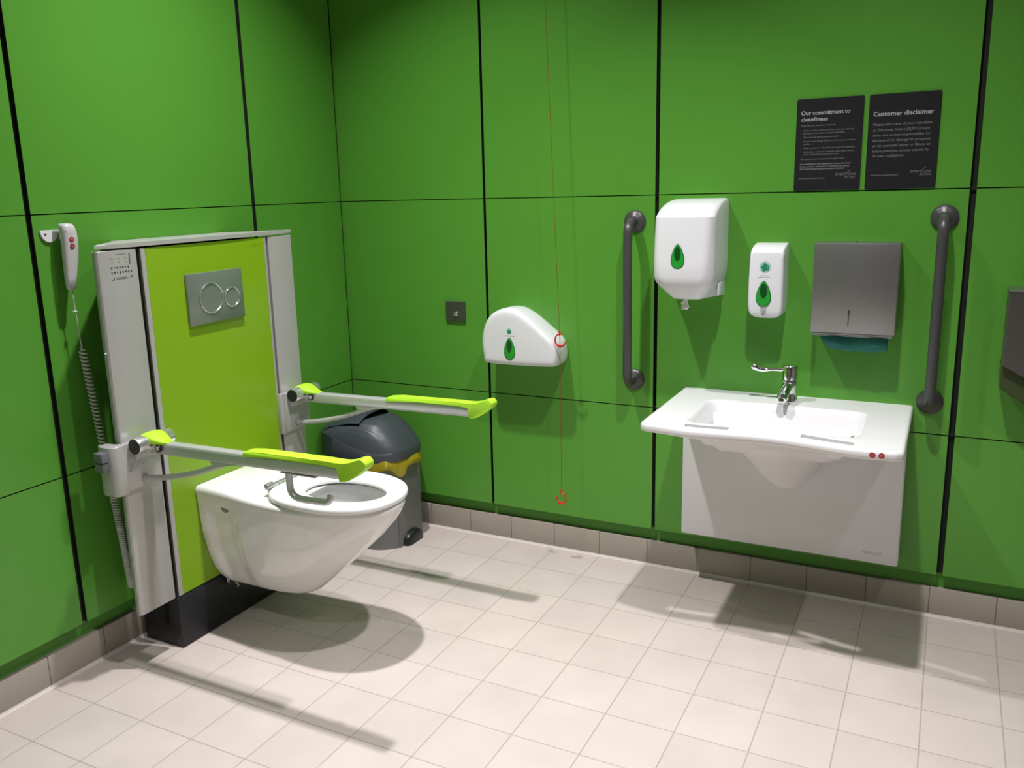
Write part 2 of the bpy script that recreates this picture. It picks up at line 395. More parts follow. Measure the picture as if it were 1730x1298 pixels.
# ------------------------------------------------------------------ wall-hung toilet
TC = -0.962
t = thing('toilet', 'white wall-hung toilet bowl with seat, fixed to the lime panel unit', 'toilet', (0.5, TC, 0.14))
NOSE = [(0.147, 0.50), (0.165, 0.545), (0.22, 0.612), (0.30, 0.700), (0.395, 0.802), (0.47, 0.868), (0.50, 0.881), (0.53, 0.884)]
HW = [(0.147, 0.045), (0.157, 0.066), (0.180, 0.086), (0.22, 0.107), (0.279, 0.128), (0.364, 0.147), (0.45, 0.154), (0.53, 0.160)]
BS = [(0.147, 0.215), (0.176, 0.190), (0.22, 0.180), (0.6, 0.180)]
NS = 22
def t_outline(z, inset=0.0):
    xf = lerp(NOSE, z) - inset; w = lerp(HW, z); xb = lerp(BS, z) - 0.0
    fr = sm(0.16, 0.5, z)
    xn = xb + (xf - xb) * (0.50 + 0.02 * fr)      # where the nose ellipse begins
    wn = w * (1 + 0.10 * fr)                       # a little wider at the pan
    pts = []
    def wid(x):
        ww = w + (wn - w) * sm(xb + 0.10, xn, x)
        # bolt recess behind the flange
        d = 0.020 * sm(0.205, 0.225, x) * (1 - sm(0.29, 0.36, x)) * sm(0.15, 0.22, z) * (1 - sm(0.43, 0.49, z))
        return ww - d - inset
    side = []
    for k in range(NS): 
        x = xb + (xn - xb) * (k / NS); side.append((x, wid(x)))
    nose = []
    for k in range(25):
        a = PI/2 - PI * k / 24
        ca, sa = math.cos(a), math.sin(a)
        ex = 2.25
        nose.append((xn + (xf - xn) * (abs(ca) ** (2/ex)), (wn - inset) * (abs(sa) ** (2/ex)) * (1 if sa >= 0 else -1)))
    pts = [(x, y) for x, y in side] + nose + [(x, -y) for x, y in reversed(side)]
    return pts
def t_top(x, y):
    c = 1 - (min(1, abs(y) / 0.16)) ** 3
    return 0.528 + 0.024 * c * (1 - sm(0.20, 0.46, x)) - 0.010 * sm(0.2, 0.45, x)
rings = []
for z in [0.147, 0.152, 0.160, 0.172, 0.19, 0.22, 0.25, 0.28, 0.31, 0.34, 0.37, 0.40, 0.43, 0.455, 0.48, 0.495]:
    ins = 0.012 if z == 0.147 else 0.0
    rings.append([(x, TC + y, z) for x, y in t_outline(z, ins)])
for dz, ins in ((-0.014, 0.0), (-0.006, 0.0015), (-0.0015, 0.005), (0.0, 0.010)):
    rings.append([(x, TC + y, t_top(x, y) + dz) for x, y in t_outline(0.53, ins)])
outl = t_outline(0.53, 0.010)
HX, HA, HB = 0.682, 0.148, 0.101
hole = []
for (x, y) in outl:
    a = math.atan2(y / 0.16, (x - 0.60) / 0.30); hole.append((HX + HA * math.cos(a), HB * math.sin(a)))
for k in range(1, 9):
    f = k / 8
    rings.append([(x + (hx - x) * f, TC + y + (hy - y) * f, t_top(x + (hx - x) * f, y + (hy - y) * f)) for (x, y), (hx, hy) in zip(outl, hole)])
nb = len(rings)
bmt = bmesh.new(); loft(bmt, rings, True, False)
obj('bowl', bmt, CERAMIC, t, angle=50)
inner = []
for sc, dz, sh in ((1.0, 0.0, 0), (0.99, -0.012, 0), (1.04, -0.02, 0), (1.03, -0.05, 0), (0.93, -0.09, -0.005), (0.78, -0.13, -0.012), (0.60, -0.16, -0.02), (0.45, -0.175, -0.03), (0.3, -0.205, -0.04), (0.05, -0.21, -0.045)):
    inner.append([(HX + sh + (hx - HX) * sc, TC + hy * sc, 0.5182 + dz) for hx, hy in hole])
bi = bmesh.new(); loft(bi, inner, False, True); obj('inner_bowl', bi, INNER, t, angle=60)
# flange plate seam, screw cover hole, bolt
obj('fixing_hole', cyl(bmesh.new(), (0.516, TC - 0.1595, 0.462), (0, -1, 0), 0.0035, 0.0035, 0.004, 16), MARK, t)
b = bmesh.new(); prism(b, [(0.272, 0.476), (0.318, 0.476), (0.312, 0.460), (0.298, 0.452), (0.282, 0.456)], 'y', TC - 0.1495, TC - 0.12, 0.001, 1)
lab(obj('opening_patch', b, mat('opening_shade_grey', (0.30, 0.27, 0.25), 0.5, noise=0.05), t), 'grey patch painted as the dark opening in the side recess')  # grey block for a dark opening; the opening's shade is its colour
b = bmesh.new(); cyl(b, (0.192, TC - 0.058, 0.155), (1, 0, 0), 0.010, 0.010, 0.03, 6); cyl(b, (0.215, TC - 0.062, 0.150), (1, -0.2, -0.25), 0.006, 0.006, 0.022, 12); cyl(b, (0.186, TC - 0.058, 0.155), (1, 0, 0), 0.014, 0.014, 0.005, 20)
lab(obj('wall_bolt', b, STEELP, t), 'small metal bolt under the bowl at the wall')
# seat ring
def seat_pt(a, k):
    ca, sa = math.cos(a), math.sin(a); ex = 2.2 if ca > 0 else 2.7
    X = abs(ca) ** (2/ex) * (1 if ca >= 0 else -1); Y = abs(sa) ** (2/ex) * (1 if sa >= 0 else -1)
    ox, oy = 0.660 + 0.226 * X, 0.181 * Y
    ix, iy = HX + (HA - 0.004) * math.cos(a), (HB - 0.006) * math.sin(a)
    return (ox + (ix - ox) * k, TC + oy + (iy - oy) * k)
sec = [(0.03, 0.5235), (0.0, 0.528), (0.0, 0.534), (0.025, 0.5405), (0.09, 0.5435), (0.5, 0.5440), (0.80, 0.5415), (0.95, 0.537), (1.0, 0.531), (0.99, 0.524)]
N = 72; bs = bmesh.new(); g = [[bs.verts.new((*seat_pt(2*PI*i/N, k), z)) for k, z in sec] for i in range(N)]
for i in range(N):
    for j in range(len(sec)):
        a, c = g[i], g[(i+1) % N]; j2 = (j+1) % len(sec)
        bs.faces.new((a[j], c[j], c[j2], a[j2]))
st = obj('seat', bs, SEATM, t, angle=60)
b = bmesh.new(); tube(b, [(0.452, TC - 0.105, 0.553), (0.452, TC + 0.105, 0.553)], 0.0045, 12)
for s in (-1, 1):
    cyl(b, (0.452, TC + s * 0.085, 0.553), (0, s, 0), 0.0105, 0.0105, 0.030, 20, 0.002)
    cyl(b, (0.452, TC + s * 0.10, 0.528), (0, 0, 1), 0.006, 0.006, 0.02, 16)
obj('hinge_rod', b, mat('dull_steel', (0.42, 0.42, 0.42), 0.3, metal=0.6, noise=0.03), t)

# ------------------------------------------------------------------ folding support arms
def support_arm(label, far=False):
    y0 = -1.302                                     # centre line of the arm
    r = thing('support_arm', label, 'support arm', (0.2, y0, 0.60), 'folding support arms on the toilet unit')
    b = B(FX + 0.0005, FX + 0.016, -1.386 if far else -1.395, -1.256, 0.604, 0.7535, 0.003, 2)
    obj('bracket', b, ALU, r)
    if far:
        obj('bracket_wrap', B(FX - 0.001, FX + 0.020, -1.4085, -1.3855, 0.602, 0.7555, 0.003, 2), ALU, r)
        obj('side_wrap', B(FX - 0.030, FX + 0.012, -1.2575, -1.2445, 0.610, 0.750, 0.003, 2), ALU, r)
    b = bmesh.new()
    prism(b, [(0.135, -1.402), (0.135, -1.430), (0.150, -1.438), (0.190, -1.438), (0.204, -1.430), (0.2085, -1.414), (0.205, -1.396), (0.1795, -1.389), (0.1795, -1.400)], 'z', 0.602, 0.7555, 0.002, 2)
    if not far: obj('bracket_wrap', b, ALU, r, angle=50)
    if not far: kb = obj('locking_knob', B(0.152, 0.190, -1.464, -1.436, 0.684, 0.744, 0.005, 2), GREYKNOB, r)
    if not far: obj('knob_slot', B(0.160, 0.1905, -1.4645, -1.446, 0.7115, 0.7155), DARKPL, kb, smooth=False)
    # printed plate
    b = bmesh.new(); X = FX + 0.016
    random.seed(3)
    for k in range(4):
        yy = -1.372 + k * 0.004
        for q in range(6): dash(b, yy + q * 0.011, yy + q * 0.011 + 0.006, 0.676 + 0.0065 * k, 0.6775 + 0.0065 * k, X)
    prism(b, [(-1.378, 0.665), (-1.371, 0.665), (-1.370, 0.671), (-1.374, 0.667)], 'x', X, X + 0.0005)
    for k in range(10): dash(b, -1.292, -1.288, 0.684 + k * 0.0025, 0.6852 + k * 0.0025, X)
    obj('printed_label', b, MARKG, r, smooth=False)
    hub = obj('hinge_hub', cyl(bmesh.new(), (0.222, -1.372, 0.745), (0, 1, 0), 0.0255, 0.0255, 0.135, 40, 0.002), ALUHUB, r)
    obj('hinge_cap', cyl(bmesh.new(), (0.222, -1.3715, 0.745), (0, -1, 0), 0.0235, 0.0235, 0.0025, 40), DARKPL, hub)
    # support under the hub
    obj('hinge_support', B(FX + 0.004, 0.214, -1.362, -1.262, 0.700, 0.742, 0.004, 2), ALU, r)
    # green sleeve over the hub flowing into the tube
    b = bmesh.new(); rings = []
    for xs, zt, zb, w in ((0.196, 0.752, 0.746, 0.030), (0.199, 0.766, 0.744, 0.035), (0.210, 0.7745, 0.744, 0.037), (0.224, 0.7765, 0.744, 0.037), (0.240, 0.773, 0.743, 0.035), (0.258, 0.7640, 0.742, 0.030), (0.280, 0.7560, 0.742, 0.021), (0.300, 0.7515, 0.744, 0.012)):
        ring = []
        cz, hz = (zt + zb) / 2, (zt - zb) / 2
        for k in range(20):
            a = 2 * PI * k / 20; ca, sa = math.cos(a), math.sin(a)
            ring.append((xs, y0 + w * abs(ca) ** 0.6 * (1 if ca > 0 else -1), cz + hz * abs(sa) ** 0.6 * (1 if sa > 0 else -1)))
        rings.append(ring)
    sleeve = obj('hinge_cover', loft(b, rings), LIMEPAD, r, angle=60)
    lab(sleeve, 'lime green cover over the hinge')
    # arm tube: rises slightly towards the tip
    def zc(x): return 0.7295 + (x - 0.25) * 0.0165
    b = bmesh.new(); rings = []
    for x in (0.222, 0.25, 0.60, 0.945, 0.955):
        ring = []
        for k in range(24):
            a = 2 * PI * k / 24; ca, sa = math.cos(a), math.sin(a)
            ring.append((x, y0 + 0.0175 * abs(ca) ** 0.55 * (1 if ca > 0 else -1), zc(x) + 0.0200 * abs(sa) ** 0.55 * (1 if sa > 0 else -1)))
        rings.append(ring)
    obj('arm_tube', loft(b, rings), ALU2, r, angle=40)
    sc_ = obj('pivot_screw', cyl(bmesh.new(), (0.268, y0 - 0.0165, 0.733), (0, -1, 0), 0.0125, 0.0125, 0.009, 28, 0.001), DARKPL, r)
    obj('screw_socket', cyl(bmesh.new(), (0.268, y0 - 0.0255, 0.733), (0, -1, 0), 0.0075, 0.007, 0.001, 24), ALU2, sc_)
    # lime pad with an upturned tip
    prof = [(0.6065, 0.7440), (0.6055, 0.7545), (0.609, 0.7605), (0.616, 0.7625)]
    for x in (0.66, 0.74, 0.82, 0.90): prof.append((x, zc(x) + 0.0310))
    tip = catmull([(0.935, 0.7705, 0), (0.960, 0.7715, 0), (0.985, 0.7765, 0), (1.005, 0.7845, 0), (1.020, 0.7885, 0), (1.032, 0.7860, 0), (1.0385, 0.7775, 0), (1.036, 0.7670, 0), (1.024, 0.7560, 0), (1.006, 0.7420, 0), (0.990, 0.7305, 0), (0.973, 0.7230, 0), (0.955, 0.7195, 0), (0.947, 0.7200, 0)], 4)
    prof += [(p.x, p.y) for p in tip]
    prof += [(0.9455, 0.7590), (0.90, 0.7590), (0.74, 0.7565), (0.66, 0.7550)]
    obj('arm_pad', prism(bmesh.new(), prof, 'y', y0 - 0.0200, y0 + 0.0200, 0.0035, 3), LIMEPAD, r, angle=70)
    # curved strut
    path = catmull([(0.186, y0 - 0.020, 0.628), (0.235, y0 - 0.012, 0.631), (0.32, y0 - 0.006, 0.646), (0.40, y0, 0.667), (0.47, y0, 0.692), (0.535, y0, 0.715)], 8)
    obj('strut', tube(bmesh.new(), path, 0.0092, 14), ALU2, r, angle=60)
    obj('strut_socket', cyl(bmesh.new(), (FX + 0.014, y0 - 0.021, 0.628), (1, 0.1, 0.05), 0.0125, 0.0115, 0.012, 24, 0.001), ALU, r)
    # fillet where the strut meets the tube
    obj('strut_joint', prism(bmesh.new(), [(0.47, 0.700), (0.505, 0.6985), (0.56, 0.712), (0.62, 0.718), (0.46, 0.717)], 'y', y0 - 0.009, y0 + 0.009, 0.002, 1), ALU2, r)
    return r
near = support_arm('folding support arm nearest the camera, white with lime pad, left of the toilet')
far = support_arm('folding support arm farther from the camera, between the toilet and the bin', True)
far.location = far.location + Vector((0, 0.712, -0.004))
# the near arm carries a toilet-roll bracket
b = bmesh.new(); y0 = -1.302
path = catmull([(0.757, y0, 0.722), (0.757, y0, 0.690), (0.760, y0, 0.660), (0.775, y0, 0.645), (0.80, y0, 0.641), (0.85, y0, 0.6425), (0.880, y0, 0.644), (0.892, y0 + 0.003, 0.650), (0.895, y0 + 0.007, 0.664)], 8)
tube(b, path, 0.0098, 16, up=(1, 0, 0))
box(b, 0.735, 0.860, y0 - 0.012, y0 + 0.012, 0.7135, 0.7165, 0.001, 1)
rh = obj('toilet_roll_holder', b, ALU2, near, angle=60)
lab(rh, 'empty grey L-shaped roll holder under the arm')

# ------------------------------------------------------------------ hand control and its hook
hk = thing('wall_hook', 'small white wall bracket holding the hand control', 'hook', (0.0, -1.40, 1.38))
b = bmesh.new()
pts = [(-1.432, 1.392), (-1.372, 1.392)] + [(-1.402 + 0.030 * math.cos(a), 1.392 - 0.036 * math.sin(a)) for a in [PI * k / 12 for k in range(1, 12)]]
prism(b, pts, 'x', 0.001, 0.006, 0.001, 1)
box(b, 0.003, 0.034, -1.392, -1.366, 1.385, 1.392, 0.001, 1)
obj('bracket_plate', b, PLASTIC, hk)
obj('screw_hole', cyl(bmesh.new(), (0.006, -1.416, 1.380), (1, 0, 0), 0.0032, 0.0032, 0.0006, 12), MARK, hk)
hc = thing('hand_control', 'grey-white hand control with two red buttons and coiled cord', 'remote control', (0.04, -1.372, 1.22))
b = bmesh.new(); rings = []
for z, yc, hw, xc, hx in ((1.2165, -1.3795, 0.010, 0.040, 0.008), (1.219, -1.379, 0.015, 0.040, 0.010), (1.250, -1.377, 0.0185, 0.040, 0.0125), (1.300, -1.3705, 0.0245, 0.041, 0.015), (1.350, -1.367, 0.0270, 0.042, 0.016), (1.385, -1.3675, 0.0255, 0.042, 0.017), (1.400, -1.369, 0.0225, 0.040, 0.018), (1.4075, -1.370, 0.018, 0.036, 0.018), (1.410, -1.370, 0.012, 0.032, 0.012)):
    ring = []
    for k in range(24):
        a = 2*PI*k/24; ca, sa = math.cos(a), math.sin(a)
        hw_ = hw * 0.90; ring.append((xc + hx * abs(ca)**0.7 * (1 if ca > 0 else -1), yc + hw_ * abs(sa)**0.7 * (1 if sa > 0 else -1), z))
    rings.append(ring)
obj('handset', loft(b, rings), HANDSET, hc, angle=60)
for z in (1.3635, 1.3440):
    bt = obj('button', cyl(bmesh.new(), (0.0572, -1.3705, z), (1, 0, 0), 0.0078, 0.0075, 0.002, 24), REDBTN, hc)
    b = bmesh.new(); s = 1 if z > 1.35 else -1
    prism(b, [(-1.3705 - 0.003, z - 0.001*s), (-1.3705 + 0.003, z - 0.001*s), (-1.3705, z + 0.0035*s)], 'x', 0.0590, 0.0598); obj('arrow_mark', b, SIGNTXT, bt, smooth=False)
b = bmesh.new(); box(b, 0.0555, 0.0562, -1.388, -1.350, 1.3885, 1.3898)
obj('seam_line', b, MARKG, hc, smooth=False)
# cord: straight lead then coil
P0 = catmull([(0.040, -1.379, 1.218), (0.040, -1.377, 1.18), (0.040, -1.374, 1.11), (0.040, -1.371, 1.045)], 6)
b = bmesh.new(); tube(b, P0, lambda q: 0.0045 - 0.0028 * min(1, q * 3), 8)
core = catmull([(0.040, -1.371, 1.045), (0.040, -1.361, 0.939), (0.042, -1.345, 0.75), (0.040, -1.329, 0.565), (0.040, -1.313, 0.38), (0.040, -1.302, 0.225)], 60)
L = [0]
for p, q in zip(core, core[1:]): L.append(L[-1] + (q - p).length)
tot = L[-1]; path = []; ang = 0; i = 0; s = 0
def at(s):
    for k in range(len(L) - 1):
        if L[k+1] >= s: f = (s - L[k]) / (L[k+1] - L[k]); return core[k].lerp(core[k+1], f)
    return core[-1]
while s < tot:
    pitch_ = 0.0125 - 0.0062 * sm(0.35, 0.95, s / tot)
    R = 0.0098 * min(1, s / 0.02) ; p = at(s)
    path.append(p + Vector((math.cos(ang) * R, math.sin(ang) * R, 0)))
    ang += 2 * PI / 12; s += pitch_ / 12
tube(b, path, 0.0027, 6)
obj('coiled_cord', b, CORDW, hc, angle=80)
obj('cord_clip', B(0.036, 0.044, -1.383, -1.372, 1.148, 1.152, 0.001, 1), PLASTIC, hc)

# ------------------------------------------------------------------ pedal bin, liner
bn = thing('pedal_bin', 'grey pedal bin with slate swing lid standing in the room corner', 'bin', (0.21, -0.18, 0.0))
def body_ring(k, z):
    pts = [(0.035, -0.20), (0.045, -0.265), (0.10, -0.302), (0.20, -0.318), (0.30, -0.312), (0.352, -0.284), (0.386, -0.247), (0.3875, -0.244), (0.388, -0.10), (0.37, -0.055), (0.32, -0.032), (0.12, -0.030), (0.055, -0.055), (0.036, -0.11)]
    P = catmull([(x, y, z) for x, y in pts], 4, True)
    c = Vector((0.21, -0.18, z))
    return [c + (p - c) * k for p in P]
b = bmesh.new(); loft(b, [body_ring(1.0, 0.0), body_ring(1.0, 0.004), body_ring(1.015, 0.41)])
obj('body', b, BINGREY, bn, angle=30)
b = bmesh.new(); rings = []
for x, s in ((0.380, 1.0), (0.400, 1.0), (0.411, 0.9), (0.416, 0.7)):
    rings.append([(x, -0.165 + 0.062 * s * math.cos(a), 0.003 + 0.052 * s * max(0, math.sin(a)) ** 0.7) for a in [PI * k / 16 for k in range(17)]])
lab(obj('pedal', loft(b, rings), DARKPL, bn, angle=50), 'black rounded foot pedal')
LC = (0.220, -0.190); LA, LB = 0.211, 0.158; SE = 2.6
def rimtop(x):
    return 0.430 + 0.060 * (1 - sm(0.08, 0.36, x))
def spw(c): return abs(c) ** (2/SE) * (1 if c >= 0 else -1)
def lidz(x, y):
    dx, dy = (x - LC[0]) / LA, (y - LC[1]) / LB
    rho = min(1, (abs(dx)**SE + abs(dy)**SE) ** (1/SE))
    rt = rimtop(x)
    pk = lerp([(0.01, 0.520), (0.06, 0.532), (0.12, 0.546), (0.20, 0.560), (0.26, 0.566), (0.31, 0.562), (0.36, 0.546), (0.43, 0.510)], x)
    dm = lerp([(0, 1.0), (0.2, 0.995), (0.35, 0.975), (0.5, 0.92), (0.65, 0.81), (0.78, 0.645), (0.87, 0.475), (0.94, 0.28), (0.98, 0.12), (1.0, 0.0)], rho)
    return rt + (pk - rt) * dm
def grid_part(x0f, x1f, dz, nx=40, ny=120, skirt=0.0):
    """dome patch for u between curves x0f(v), x1f(v)"""
    b = bmesh.new(); g = []
    for j in range(ny + 1):
        v = -1 + 2 * j / ny; vv = math.sin(v * PI / 2)
        y = LC[1] + LB * vv * 0.9995; half = LA * max(0.00001, 1 - abs(vv * 0.9995) ** SE) ** (1/SE)
        xl, xr = max(LC[0] - half, x0f(vv)), min(LC[0] + half, x1f(vv))
        if xl > xr: xl = xr = max(LC[0] - half, min(LC[0] + half, (xl + xr) / 2))
        row = []
        for i in range(nx + 1):
            uu = (1 - math.cos(PI * i / nx)) / 2
            x = xl + (xr - xl) * uu
            row.append(b.verts.new((x, y, lidz(x, y) + dz(x, y, vv))))
        g.append(row)
    for j in range(ny):
        for i in range(nx):
            try: b.faces.new((g[j][i], g[j][i+1], g[j+1][i+1], g[j+1][i]))
            except ValueError: pass
    bmesh.ops.remove_doubles(b, verts=b.verts, dist=1e-5)
    return b
xc = lambda v: 0.254 - 0.02 * v * v - 6.0 * max(0, -(v + 0.70))
lipb = lambda x, y, v: 0.009 * max(0, 1 - (v / 0.95) ** 2) * sm(0.02, 0.20, x)
rear = grid_part(lambda v: -1, lambda v: xc(v), lipb)
rp = obj('lid', rear, BINLID, bn, angle=50)
m_ = rp.modifiers.new('th', 'SOLIDIFY'); m_.thickness = 0.006; m_.offset = -1
flap = grid_part(lambda v: xc(v + 0.016) + 0.0025 + 0.036 * max(0, 1 - ((v - 0.08) / 0.60) ** 2), lambda v: 9, lambda x, y, v: -0.002)
fo = obj('lid_flap', flap, BINLID, bn, angle=50)
m_ = fo.modifiers.new('th', 'SOLIDIFY'); m_.thickness = 0.004; m_.offset = -1
ind = grid_part(lambda v: -9, lambda v: 9, lambda x, y, v: -0.014)
obj('lid_inside', ind, DARKPL, bn, angle=50)
# vertical lid rim
def zt_(z, x): return {'T': rimtop(x) + 0.001, 'U': rimtop(x) + 0.004, 'V': rimtop(x) + 0.001}.get(z, z)
b = bmesh.new(); rings = []
for k, z in ((0.975, 0.397), (1.0, 0.394), (1.006, 0.400), (1.005, 0.415), (1.0, 'T'), (0.97, 'U'), (0.93, 'V')):
    rings.append([(LC[0] + LA * k * spw(math.cos(2*PI*i/96)), LC[1] + LB * k * spw(math.sin(2*PI*i/96)), zt_(z, LC[0] + LA * k * spw(math.cos(2*PI*i/96)))) for i in range(96)])
obj('lid_rim', loft(b, rings, False, False), BINLID, bn, angle=60)
# liner
b = bmesh.new(); rings = []; random.seed(11)
NN = 120
jit = [random.uniform(-1, 1) for _ in range(NN)]
def liner(kx, z, amp):
    out = []
    for i in range(NN):
        a = 2*PI*i/NN
        w = 1 + amp * (0.5 * math.sin(7 * a + 1.2) + 0.35 * math.sin(13 * a) + 0.25 * math.sin(23 * a + 2) + 0.1 * jit[i])
        zz = z + amp * 0.55 * (math.sin(5 * a + 0.4) * 0.5 + math.sin(9 * a + 2) * 0.5)
        x = LC[0] + LA * kx * w * spw(math.cos(a)); y = LC[1] + LB * kx * w * spw(math.sin(a))
        out.append((max(0.004, x), min(-0.006, y), zz))
    return out
rings = [liner(0.90, 0.412, 0.0), liner(0.965, 0.405, 0.012), liner(1.0, 0.388, 0.025), liner(1.03, 0.368, 0.04), liner(1.02, 0.352, 0.05), liner(0.96, 0.345, 0.04), liner(0.915, 0.352, 0.03)]
ln = obj('bin_liner', loft(b, rings, False, False), BAG, None, angle=25)
tag(ln, 'crumpled yellow bin bag edge sticking out under the bin lid', 'bin bag')

# ------------------------------------------------------------------ teardrop window used by the white dispensers
def drop_outline(cx, cz, w, h, n=40):
    out = []
    for k in range(n):
        a = 2*PI*k/n
        z = math.cos(a); x = math.sin(a) * (0.84 - 0.32 * z)
        x *= 1.0
        out.append((cx + w/2 * x / 0.93, cz + h/2 * z))
    return out
def drop_window(cx, cz, w, h, y, parent):
    e = obj('window_rim', prism(bmesh.new(), drop_outline(cx, cz, w * 1.10, h * 1.06), 'y', y, y - 0.0012, 0), DROPE, parent, smooth=False)
    e.name = 'drop_window'
    obj('window_lens', prism(bmesh.new(), drop_outline(cx, cz, w, h), 'y', y - 0.001, y - 0.0026, 0.0006, 1), DROP, e)
    obj('window_core', prism(bmesh.new(), [(cx + w*0.24*math.cos(2*PI*k/28), cz + h*0.12 + h*0.31*math.sin(2*PI*k/28)) for k in range(28)], 'y', y - 0.0025, y - 0.0034, 0.0003, 1), DROPD, e)
    return e
def badge(cx, cz, r, y, parent):
    e = obj('badge', cyl(bmesh.new(), (cx, y, cz), (0, -1, 0), r, r, 0.0006, 32), BADGE, parent, smooth=False)
    b = bmesh.new()
    for k in range(9):
        a = 2*PI*k/9 + 0.3; rr = r * (0.45 if k % 2 else 0.62)
        cyl(b, (cx + rr*math.cos(a)*0.9, y - 0.0006, cz + rr*math.sin(a) - r*0.1), (0, -1, 0), r*0.2, r*0.2, 0.0003, 10)
    cyl(b, (cx, y - 0.0006, cz - r*0.15), (0, -1, 0), r*0.30, r*0.30, 0.0004, 14)
    for k in range(7): box(b, cx - r*0.55 + k*r*0.17, cx - r*0.45 + k*r*0.17, y - 0.0011, y - 0.0006, cz - r*0.72, cz - r*0.2 - abs(k-3)*r*0.06)
    obj('badge_emblem', b, BADGED, e, smooth=False)
    return e

# ------------------------------------------------------------------ jumbo toilet roll dispenser
jd = thing('toilet_roll_dispenser', 'large rounded white toilet roll dispenser with green teardrop window, beside the red cord', 'dispenser', (0.9, 0.0, 0.80))
pts = catmull([(0.757, 0.800), (0.744, 0.822), (0.738, 0.87), (0.739, 0.905), (0.752, 0.955), (0.777, 0.993), (0.815, 1.015), (0.855, 1.0225), (0.895, 1.014), (0.945, 0.985), (1.000, 0.942), (1.045, 0.903), (1.060, 0.872), (1.063, 0.838), (1.058, 0.812), (1.044, 0.803), (0.98, 0.799), (0.87, 0.797)], 5, True)
P2 = [(p.x, p.y) for p in [Vector((q[0], q[1], 0)) for q in pts]]
cxz = (0.90, 0.90); rings = []
for y, ins in ((0.0, 0.010), (-0.012, 0.004), (-0.03, 0.0015), (-0.100, 0.0), (-0.116, 0.002), (-0.125, 0.006), (-0.1305, 0.012), (-0.1325, 0.021), (-0.1335, 0.034)):
    ring = []
    n = len(P2)
    for i, (x, z) in enumerate(P2):
        ring.append((cxz[0] + (x - cxz[0]) * (1 - ins / 0.160), y, cxz[1] + (z - cxz[1]) * (1 - ins / 0.108)))
    rings.append(ring)
obj('cover', loft(bmesh.new(), rings), PLASTIC, jd, angle=60)
drop_window(0.867, 0.866, 0.046, 0.082, -0.1335, jd)
badge(0.867, 0.935, 0.0115, -0.1335, jd)
b = bmesh.new(); box(b, 0.840, 0.892, -0.1341, -0.1335, 0.9165, 0.9175); obj('printed_line', b, MARKG, jd, smooth=False)

# ------------------------------------------------------------------ push plate
pp = thing('push_plate', 'small square stainless steel wall plate with a round button', 'wall plate', (0.556, 0.0, 0.94))
obj('plate', B(0.510, 0.601, -0.010, 0.0, 0.941, 1.024, 0.0015, 1), STEELD, pp)
b = bmesh.new(); lathe(b, (0.558, -0.010, 0.972), (0, -1, 0), [(0.011, 0), (0.010, 0.003), (0.0065, 0.004), (0.006, 0.012), (0.004, 0.014), (0.0005, 0.0145)], 24)
obj('button', b, CHROME, pp)

# ------------------------------------------------------------------ emergency pull cord
ec = thing('emergency_pull_cord', 'thin red emergency pull cord with two red hook handles, hanging from the ceiling', 'pull cord', (1.066, -0.10, 0.24))
b = bmesh.new(); tube(b, [(0.999, -0.125, CEIL - 0.002), (1.035, -0.125, 2.115), (1.0745, -0.125, 0.959), (1.076, -0.125, 0.944), (1.0765, -0.125, 0.884), (1.0765, -0.125, 0.325), (1.0765, -0.125, 0.310)], 0.0010, 6)
obj('cord', b, REDCORD, ec)
def chook(c, r, a0, a1, fat):
    b = bmesh.new(); n = 28
    path = [(c[0] + r*math.cos(a0 + (a1-a0)*k/n), c[1], c[2] + r*1.08*math.sin(a0 + (a1-a0)*k/n)) for k in range(n+1)]
    def rr(t):
        a = a0 + (a1 - a0) * t
        return 0.0028 + fat * max(0, math.cos(a + PI/2)) ** 6
    tube(b, path, rr, 10, up=(0, 1, 0))
    return b
h = chook((1.0785, -0.126, 0.911), 0.0215, math.radians(65), math.radians(355), 0.0030)
cyl(h, (1.0755, -0.126, 0.929), (0, 0, 1), 0.0035, 0.0030, 0.018, 12); cyl(h, (1.068, -0.126, 0.9415), (1, 0, 0), 0.0022, 0.0022, 0.016, 8)
obj('handle', h, RED, ec)
h = chook((1.075, -0.126, 0.282), 0.0195, math.radians(90), math.radians(-195), 0.0030)
cyl(h, (1.0755, -0.126, 0.300), (0, 0, 1), 0.0035, 0.0030, 0.018, 12); cyl(h, (1.065, -0.126, 0.3130), (1, 0, 0.1), 0.0022, 0.0022, 0.018, 8)
obj('handle', h, RED, ec)

# ------------------------------------------------------------------ grab rails
def grab_rail(x, zt, zb, label):
    r = thing('grab_rail', label, 'grab rail', (x, 0.0, zb), 'vertical grab rails either side of the washbasin')
    yb = -0.082; R = 0.045
    path = [(x, -0.004, zt)]
    for k in range(11):
        a = PI/2 * k / 10; path.append((x, yb + R - R*math.sin(a), zt - R + R*math.cos(a)))
    for k in range(11):
        a = PI/2 * (1 - k / 10); path.append((x, yb + R - R*math.sin(a), zb + R - R*math.cos(a)))
    path.append((x, -0.004, zb))
    obj('bar', tube(bmesh.new(), path, 0.0163, 24), RAIL, r, angle=60)
    for z in (zt, zb):
        b = bmesh.new(); lathe(b, (x, 0.0, z), (0, -1, 0), [(0.0405, 0.0), (0.0405, 0.004), (0.0385, 0.0075), (0.030, 0.012), (0.021, 0.0165), (0.018, 0.0185), (0.010, 0.0185)], 40)
        obj('flange', b, RAIL, r, angle=50)
    return r
grab_rail(1.3265, 1.345, 0.754, 'dark grey vertical grab rail left of the washbasin')
grab_rail(2.333, 1.350, 0.758, 'dark grey vertical grab rail right of the steel towel dispenser')

